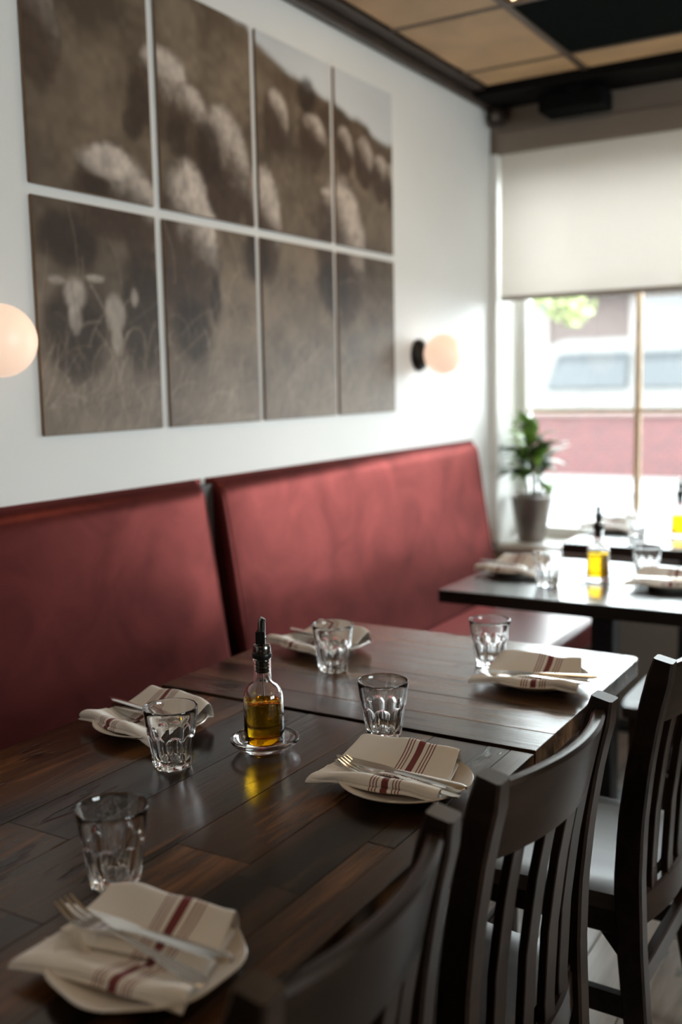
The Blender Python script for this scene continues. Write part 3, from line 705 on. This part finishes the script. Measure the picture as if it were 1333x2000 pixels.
for i, (x, y, z, lb, ls) in enumerate(bsp):
    b2 = bt if i == 0 else copy_tree(bt); s2 = sc_ if i == 0 else sc_.copy()
    if i: COL.objects.link(s2)
    s2.location = (x, y, z); b2.location = (x, y, z+.0053); b2.rotation_euler = (0, 0, .5+i*1.7); s2.rotation_euler = (0, 0, .9*i+.4)
    tag(b2, lb, 'bottle', 'olive oil bottles'); tag(s2, ls, 'saucer', 'oil bottle saucers')

# plates, napkins, cutlery
def make_plate(scal, lobes):
    bm = bmesh.new()
    pr = [(0, .0030), (.048, .0030), (.052, 0), (.056, 0), (.058, .0032), (.072, .0075), (.086, .0125), (.0955, .0175), (.0975, .0192), (.0966, .0206), (.0945, .0200), (.084, .0152), (.070, .0103), (.060, .0066), (.050, .0058), (0, .0058)]
    def fn(r_, z, t): return r_*(1+scal*math.cos(lobes*t)*max(0, (r_-.06)/.0375)) if r_ > .06 else r_
    lathe(bm, pr, 96, fn); return obj('plate', bm, M_ceramic, smooth=True, sharp=60)
PLS = [make_plate(0.004, 6), make_plate(.022, 7)]
def make_napkin(seed, hfar=.040, hnear=.027, spread=1.0, mir=1):
    """folded linen packet: two raised flaps with a valley between them, cutlery lies in the valley"""
    rng = random.Random(seed)
    path = [(-.010, .0115), (.004, .0148), (.024, .0225), (.046, hfar-.009), (.060, hfar), (.0655, hfar+.0012), (.0690, hfar-.0015), (.0725, hfar-.012), (.075, .0125), (.071, .0085), (.055, .0080), (.030, .0076), (0, .0075), (-.030, .0076), (-.055, .0082),
            (-.070, .0095), (-.0755, .0125), (-.0745, .0160), (-.0695, .0168), (-.0685, .0172), (-.0715, .0182), (-.0715, hnear), (-.066, hnear+.0035), (-.058, hnear+.0038), (-.048, hnear-.001), (-.034, .0165), (-.022, .0118)]
    nu = 22; bm = bmesh.new(); lay = bm.verts.layers.float.new('along'); rows = []
    ph = [rng.uniform(0, 6) for _ in range(6)]
    for i in range(nu+1):
        u = i/nu; row = []
        for j, (y, z) in enumerate(path):
            f = (y+.075)/.15                     # 0 near side .. 1 far side
            xl = -.106*(1-f)-.082*f; xr = .100*(1-f)+.074*f
            x = xl+(xr-xl)*u
            kk = 1.0
            if y < -.02 and z > .01: kk = .50+.5*min(1, u/.42)        # near flap opens flat towards its pointed end
            if y > .03 and z > .012: kk = .86+.14*math.sin(PI*min(1, u*1.1))
            zz = .0085+(z-.0085)*kk if z > .0085 else z
            yy = y*spread
            if u < .35 and y < 0: yy += -.012*(1-u/.35)*f*0 - .004*(1-u/.35)
            wob = .0016*math.sin(7*u+ph[0]+y*40)+.0012*math.sin(15*u+ph[1]-y*70)
            if z > .010: zz += wob*min(1, (z-.009)/.01)
            yy += .0018*math.sin(9*u+ph[2]+z*150)
            sag = max(0, (math.hypot(x, yy)-.088))*.25
            zz += .012*max(0, min(1, (math.hypot(x, y)-.062)/.035))*(1 if z < .0125 else .35) - sag*.5
            v = bm.verts.new((x, yy*mir, zz)); v[lay] = x*1.0+.0; row.append(v)
        rows.append(row)
    for a, b_ in zip(rows[:-1], rows[1:]):
        for j in range(len(path)-1): bm.faces.new((a[j], a[j+1], b_[j+1], b_[j]))
    o = obj('napkin', bm, M_nap, smooth=True)
    md = o.modifiers.new('thickness', 'SOLIDIFY'); md.thickness = .0016; md.offset = 1 if False else 0
    md = o.modifiers.new('smooth', 'SUBSURF'); md.levels = 1; md.render_levels = 1
    return o
NAPS = [make_napkin(1, .040, .0255), make_napkin(5, .041, .0245), make_napkin(9, .042, .020, .95), make_napkin(13, .046, .024, 1.0, -1), make_napkin(17, .044, .023, 1.0, -1)]
def make_fork():
    t = thing('fork', 'x', 'fork')
    def zc(x): return float(np.interp(x, [-.103, -.085, -.065, -.050, -.035, -.01, .04, .103], [.0125, .0045, .0010, .0012, .0045, .0062, .0038, .0012]))
    xs_ = np.linspace(-.030, .103, 18)
    w = np.interp(xs_, [-.03, -.015, .0, .05, .085, .098, .103], [.0068, .0058, .0062, .0125, .0185, .0165, .008])
    th = np.interp(xs_, [-.03, .0, .05, .103], [.0028, .0036, .0028, .0022])
    bm = bmesh.new(); sweep(bm, [(x, 0, zc(x)) for x in xs_], list(w), list(th)); obj('handle', bm, M_chrome, t, smooth=True, sharp=40)
    xs_ = np.linspace(-.066, -.028, 9)
    w = np.interp(xs_, [-.066, -.056, -.042, -.028], [.0245, .0240, .0150, .0070]); bm = bmesh.new(); sweep(bm, [(x, 0, zc(x)) for x in xs_], list(w), .0024); obj('head', bm, M_chrome, t, smooth=True, sharp=40)
    for y in (-.0104, -.00347, .00347, .0104):
        xs_ = np.linspace(-.103, -.063, 8); w = np.interp(xs_, [-.103, -.095, -.063], [.0018, .0032, .0042])
        bm = bmesh.new(); sweep(bm, [(x, y*(1-.05*(x < -.09)), zc(x)) for x in xs_], list(w), .0022); obj('tine', bm, M_chrome, t, smooth=True, sharp=40)
    return t
def make_knife():
    t = thing('table_knife', 'x', 'knife')
    xs_ = np.linspace(-.004, .112, 14)
    w = np.interp(xs_, [-.004, .01, .06, .10, .108, .112], [.0095, .0105, .0140, .0165, .0140, .007]); th = np.interp(xs_, [-.004, .01, .08, .112], [.0045, .0062, .0058, .004])
    bm = bmesh.new(); sweep(bm, [(x, 0, .0032) for x in xs_], list(w), list(th), nseg=12); obj('handle', bm, M_chrome, t, smooth=True, sharp=40)
    xs_ = np.linspace(-.112, -.002, 14)
    w = np.interp(xs_, [-.112, -.106, -.09, -.03, -.006, -.002], [.004, .0105, .0155, .0160, .0105, .0095])
    bm = bmesh.new(); sweep(bm, [(x, float(np.interp(x, [-.112, -.09], [.004, 0])), .0034) for x in xs_], list(w), .0018); obj('blade', bm, M_chrome, t, smooth=True, sharp=40)
    return t
FK, KN = make_fork(), make_knife()
# setting: (plate centre, z, napkin offset/rot, plate kind, napkin kind, fork dx,dy,rot,z , knife dx,dy,rot,z, names)
def D(a): return math.radians(a)
SET = [
 dict(p=(1.048, 1.230), z=ZN, rot=D(3), n=(-.024, .014), pk=0, nk=0, f=(1.050, 1.207, D(-9)), k=(1.042, 1.221, D(-6)), w='on the sharpest plate, near table', pw='round white plate with sharp napkin, at the chair side of the near table'),
 dict(p=(1.036, .703), z=ZN, rot=D(6), n=(-.016, .006), pk=1, nk=2, f=(1.023, .692, D(-5)), k=(1.014, .720, D(1)), w='on the scalloped plate nearest the camera', pw='scalloped white plate nearest the camera with crossed fork and knife'),
 dict(p=(.550, 1.252), z=ZN, rot=D(170), n=(-.008, .004), pk=0, nk=3, f=(.545, 1.250, D(168)), k=(.540, 1.262, D(171)), w='on the banquette-side plate of the near table', pw='round white plate behind the tumbler on the banquette side of the near table'),
 dict(p=(.545, 1.815), z=ZM, rot=D(164), n=(-.006, -.006), pk=1, nk=4, f=(.545, 1.806, D(162)), k=(.540, 1.818, D(165)), w='on the banquette-side plate of the middle table', pw='scalloped white plate on the banquette side of the middle table'),
 dict(p=(1.040, 1.785), z=ZM, rot=D(5), n=(-.004, -.006), pk=0, nk=1, f=(1.052, 1.744, D(10)), k=(1.048, 1.758, D(14)), w='on the chair-side plate of the middle table', pw='round white plate at the chair side of the middle table'),
 dict(p=(.590, 2.815), z=.7502, rot=D(172), n=(0, .004), pk=0, nk=3, f=(.59, 2.806, D(170)), k=(.585, 2.818, D(173)), w='on the bench-side plate of the far dark table', pw='blurred white plate on the bench side of the far dark table'),
 dict(p=(1.045, 2.800), z=.7502, rot=D(5), n=(-.006, 0), pk=0, nk=1, f=(1.05, 2.776, D(0)), k=(1.045, 2.788, D(4)), w='on the far dark table at the right edge', pw='blurred white plate on the far dark table at the right edge'),
 dict(p=(.598, 3.775), z=.7502, rot=D(172), n=(0, 0), pk=0, nk=4, f=(.598, 3.766, D(170)), k=(.593, 3.778, D(173)), w='on the table by the window sill', pw='shadowed plate on the table by the window sill')]
used = {'p': set(), 'n': set(), 'f': 0}
for S in SET:
    R = S['rot']; c, s = math.cos(R), math.sin(R)
    def inst(pool, k, key):
        o = pool[k]
        if k in used[key]: o = o.copy(); COL.objects.link(o)
        else: used[key].add(k)
        return o
    pl = inst(PLS, S['pk'], 'p'); pl.location = (*S['p'], S['z']); pl.rotation_euler = (0, 0, R+.3); tag(pl, S['pw'], 'plate', 'white plates')
    na = inst(NAPS, S['nk'], 'n'); na.location = (S['p'][0]+S['n'][0], S['p'][1]+S['n'][1], S['z']); na.rotation_euler = (0, 0, R); tag(na, 'folded cream napkin with dark red stripes '+S['w'], 'napkin', 'striped napkins')
    first = used['f'] == 0; used['f'] += 1
    fk = FK if first else copy_tree(FK); kn = KN if first else copy_tree(KN)
    top = S['nk'] == 2                     # the nearest setting: fork lies over the knife with raised tines
    fk.location = (S['f'][0], S['f'][1], S['z']+(.0285 if top else .0195)); fk.rotation_euler = (0, D(3.5 if top else -1), S['f'][2])
    kn.location = (S['k'][0], S['k'][1], S['z']+(.0235 if top else .0235)); kn.rotation_euler = (D(8), D(-1), S['k'][2])
    tag(fk, 'steel fork '+S['w'], 'fork', 'steel forks'); tag(kn, 'steel knife '+S['w'], 'knife', 'steel knives')

# ================================================================== PLANT ON THE SILL
t = thing('potted_plant', 'leafy green plant in a tapered grey pot on the window sill', 'plant', (.148, 4.125, SILL+.0002))
bm = bmesh.new()
lathe(bm, [(0, .002), (.050, .001), (.054, 0), (.057, .004), (.088, .190), (.092, .192), (.092, .200), (.086, .201), (.083, .190), (.080, .165), (0, .165)], 48, lambda r_, z, t_: r_*(1+.012*math.cos(24*t_)) if .004 < z < .19 and r_ > .056 else r_)
obj('pot', bm, plain('grey_pot_metal', (.20, .17, .15), .35, .5, var=.12, vscale=25), t, smooth=True, sharp=40)
bm = bmesh.new(); lathe(bm, [(0, .160), (.078, .160), (.080, .168), (.05, .174), (0, .177)], 24, lambda r_, z, t_: r_); obj('soil', bm, plain('potting_soil', (.03, .02, .014), .9, var=.3, vscale=60), t, smooth=True)
M_leafd = plain('dark_green_leaf', (.045, .085, .03), .35, var=.3, vscale=20); M_leafl = plain('light_green_leaf', (.16, .30, .045), .4, var=.25, vscale=20)
rng = random.Random(12)
def leaf(base, az, el, ln, wd, droop, mat):
    bm = bmesh.new(); n = 8; L_, Cc, R_ = [], [], []
    p = Vector(base); e_ = el
    side = Vector((-math.sin(az), math.cos(az), 0))
    for i in range(n+1):
        u = i/n; dirv = Vector((math.cos(az)*math.cos(e_), math.sin(az)*math.cos(e_), math.sin(e_)))
        w = wd*(math.sin(PI*min(1, u**.75))**.9)*.5+.0012
        nrm = side.cross(dirv)
        L_.append(bm.verts.new(p+side*w-nrm*w*.25)); Cc.append(bm.verts.new(p)); R_.append(bm.verts.new(p-side*w-nrm*w*.25))
        p = p+dirv*ln/n; e_ -= droop/n
    for i in range(n):
        bm.faces.new((L_[i], Cc[i], Cc[i+1], L_[i+1])); bm.faces.new((Cc[i], R_[i], R_[i+1], Cc[i+1]))
    o = obj('leaf', bm, mat, t, smooth=True)
    md = o.modifiers.new('thickness', 'SOLIDIFY'); md.thickness = .0008
stems = [((-.012, 0), (-.045, .0, .36)), ((.005, -.012), (.0, -.02, .43)), ((.018, .012), (.05, .02, .37)), ((.0, .02), (.01, .03, .50))]
for (b0, tip) in stems:
    pts = [Vector((b0[0], b0[1], .165)).lerp(Vector(tip), u)+Vector((.006*math.sin(5*u), .004*math.cos(4*u)-.004, 0)) for u in np.linspace(0, 1, 7)]
    bm = bmesh.new(); sweep(bm, pts, [.013, .012, .011, .010, .009, .007, .005], [.013, .012, .011, .010, .009, .007, .005], nseg=8)
    obj('stem', bm, plain('plant_stem', (.10, .075, .04), .6, var=.2, vscale=30), t, smooth=True)
    for k in range(8):
        u = .45+.55*k/7; q = Vector((b0[0], b0[1], .165)).lerp(Vector(tip), u)
        az = rng.uniform(0, 2*PI); el = rng.uniform(.15, 1.1)+(.3 if k > 5 else 0); ln = rng.uniform(.13, .21)
        out = q+Vector((math.cos(az)*math.cos(el), math.sin(az)*math.cos(el), 0))*ln
        if out.x < -.105 or out.y > .105: az = PI*1.5+rng.uniform(-1.1, 1.1)
        leaf(q, az, el, ln, rng.uniform(.045, .070), rng.uniform(.5, 1.5), M_leafl if rng.random() < .4 else M_leafd)
for (az, el, ln, z) in ((-.5, .62, .25, .36), (-.75, .3, .22, .32), (-2.7, .5, .20, .36), (-2.2, .2, .18, .30), (-.55, .75, .20, .36), (-.35, .35, .19, .33), (-2.4, .55, .16, .37), (-1.2, .9, .16, .44), (-.25, -.05, .17, .27), (-1.9, 1.2, .15, .45)):
    leaf((.0, -.005, z), az, el, ln, .062, .7, M_leafl if el > .7 else M_leafd)

# ================================================================== OUTSIDE
M_pave = plain('pale_concrete', (.15, .148, .145), .8, var=.08, vscale=2); M_road = plain('asphalt', (.085, .09, .095), .8, var=.15, vscale=3)
gr = boxobj('sidewalk', -22, 22, 4.34, 9.7, -.15, -.02, M_pave); struct(gr)
struct(boxobj('street', -22, 22, 9.7, 11.6, -.15, -.06, M_road))
struct(boxobj('far_sidewalk', -22, 22, 11.6, 26, -.15, 0, M_pave))
# low red brick wall
M_brick, nt, b = newmat('red_brick'); tb = nt.nodes.new('ShaderNodeTexBrick'); tc = nt.nodes.new('ShaderNodeTexCoord'); mp = nt.nodes.new('ShaderNodeMapping'); mp.inputs['Rotation'].default_value = (PI/2, 0, 0)
tb.inputs['Color1'].default_value = (.088, .028, .028, 1); tb.inputs['Color2'].default_value = (.062, .024, .026, 1); tb.inputs['Mortar'].default_value = (.11, .07, .066, 1); tb.inputs['Scale'].default_value = 4.6
nt.links.new(tc.outputs['Object'], mp.inputs['Vector']); nt.links.new(mp.outputs['Vector'], tb.inputs['Vector']); nt.links.new(tb.outputs['Color'], b.inputs['Base Color']); setp(b, Roughness=.85)
t = thing('garden_wall', 'low red brick wall across the street seen through the window', 'wall', (0, 13.7, 0))
bm = bmesh.new(); box(bm, -10, 8, -.12, .12, 0, .80); obj('brick_body', bm, M_brick, t)
bm = bmesh.new(); box(bm, -10.02, 8.02, -.16, .16, .80, .86, .01); obj('coping', bm, plain('stone_coping', (.11, .075, .068), .8, var=.1), t)
# pale suv parked behind the wall, side on
t = thing('parked_car', 'pale car parked across the street behind the brick wall', 'car', (-1.55, 15.2, 0))
M_car = plain('white_car_paint', (.085, .081, .077), .5, var=.02, Coat_Weight=.15); M_carglass = plain('car_glass', (.032, .037, .041), .5, var=.05); M_tyre = plain('tyre_rubber', (.02, .02, .02), .8, var=.1)
def extr(name, pts, y0, y1, mat, taper=0, zt=None):
    bm = bmesh.new(); A = []; B = []
    for (x, z) in pts:
        k = taper*max(0, z-1.0)
        A.append(bm.verts.new((x, y0+k, z))); B.append(bm.verts.new((x, y1-k, z)))
    bm.faces.new(A); bm.faces.new(B[::-1])
    for i in range(len(pts)): bm.faces.new((A[i], A[(i+1) % len(pts)], B[(i+1) % len(pts)], B[i]))
    bmesh.ops.bevel(bm, geom=[e for e in bm.edges], offset=.03, segments=2, affect='EDGES')
    return obj(name, bm, mat, t, smooth=True, sharp=40)
extr('body', [(-2.25, .28), (-2.3, .9), (-2.22, 1.10), (-1.95, 1.78), (-1.7, 1.88), (.55, 1.88), (.85, 1.80), (1.45, 1.12), (2.2, 1.02), (2.35, .85), (2.35, .35), (2.2, .28)], -.9, .9, M_car, .12)
for (a, b_) in (((-1.92, 1.16), (-.72, 1.68)), ((-.62, 1.16), (.28, 1.68))):
    extr('side_window', [(a[0], a[1]), (a[0]+(.18 if a[0] < -1 else 0), b_[1]), (b_[0], b_[1]), (b_[0], a[1])], -.93, -.80, M_carglass, .12)
extr('side_window', [(.38, 1.16), (.38, 1.68), (.72, 1.68), (1.12, 1.16)], -.93, -.80, M_carglass, .12)
for x in (-1.45, 1.45):
    for s in (-1, 1):
        bm = bmesh.new(); lathe(bm, [(0, -.11), (.20, -.11), (.24, -.12), (.34, -.11), (.35, -.08), (.35, .08), (.34, .11), (0, .11)], 28); obj('wheel', bm, M_tyre, t, (x, s*.80, .35), (PI/2, 0, 0), True, 40)
bm = bmesh.new(); box(bm, 2.30, 2.38, -.8, -.5, .72, .84, .02); obj('headlight', bm, M_carglass, t)
# pale building behind
t = thing('street_building', 'pale pinkish building facade across the street above the car', 'building', (-4, 22, 0))
M_fac = plain('pale_pink_render', (.062, .046, .042), .85, var=.08, vscale=1.5); M_fac2 = plain('facade_trim', (.16, .14, .13), .7, var=.05); M_facw = plain('facade_window_glass', (.06, .07, .085), .15, var=.1)
bm = bmesh.new(); box(bm, -12, 14, 0, 4, 0, 3.35); obj('facade', bm, M_fac, t)
bm = bmesh.new(); box(bm, -12.1, 14.1, -.25, 4.1, 3.35, 3.6, .03); obj('cornice', bm, M_white, t)
for k in range(7):
    x = -9.4+3.25*k
    for z in (1.55,):
        f = boxobj('window', x-.72, x+.72, -.06, .02, z-.08, z+1.48, M_fac2, t)
        g = boxobj('pane', x-.62, x+.62, -.075, -.055, z+.02, z+1.38, M_facw); g.location = Vector(g.location)-Vector(f.location); g.parent = f
bm = bmesh.new(); box(bm, -3.0, 1.0, -.5, .0, 3.1, 3.22, .02); obj('awning', bm, plain('awning_cloth', (.2, .22, .24), .8, var=.05), t)
# street tree with a low branch
t = thing('street_tree', 'yellow-green leafy tree branch showing under the blind', 'tree', (-4.1, 10.6, -.06))
bm = bmesh.new(); sweep(bm, [(0, 0, 0), (.03, 0, 1.2), (-.02, .05, 2.6), (.05, 0, 4.2)], [.26, .22, .18, .08], [.26, .22, .18, .08], nseg=10); obj('trunk', bm, plain('tree_bark', (.16, .12, .09), .9, var=.25, vscale=12), t, smooth=True)
bm = bmesh.new(); sweep(bm, [(0, 0, 2.5), (.8, .0, 2.75), (1.6, 0, 2.55), (2.25, 0, 2.15)], [.10, .07, .05, .02], [.10, .07, .05, .02], nseg=8); obj('branch', bm, plain('branch_bark', (.16, .12, .09), .9, var=.25, vscale=12), t, smooth=True)
bm = bmesh.new(); rng = random.Random(4)
def tuft(c, r_, n):
    for _ in range(n):
        v = Vector((rng.gauss(0, 1), rng.gauss(0, 1), rng.gauss(0, 1))).normalized()*r_*rng.random()**.4
        p = Vector(c)+v; a = Vector((rng.gauss(0, 1), rng.gauss(0, 1), rng.gauss(0, .6))).normalized(); b_ = a.orthogonal().normalized()
        s = rng.uniform(.05, .09)
        bm.faces.new([bm.verts.new(p+a*s), bm.verts.new(p+b_*s*.45), bm.verts.new(p-a*s), bm.verts.new(p-b_*s*.45)])
for (c, r_, n) in (((0, 0, 4.3), 1.3, 900), ((-.9, .3, 3.8), .9, 500), ((.9, -.1, 3.9), .9, 500), ((1.9, 0, 2.35), .30, 110), ((2.25, 0, 2.15), .24, 90), ((1.4, 0, 2.65), .35, 120)): tuft(c, r_, n)
o = obj('leaves', bm, plain('yellow_green_leaves', (.16, .19, .07), .6, var=.25, vscale=6), t); o['kind'] = 'stuff'
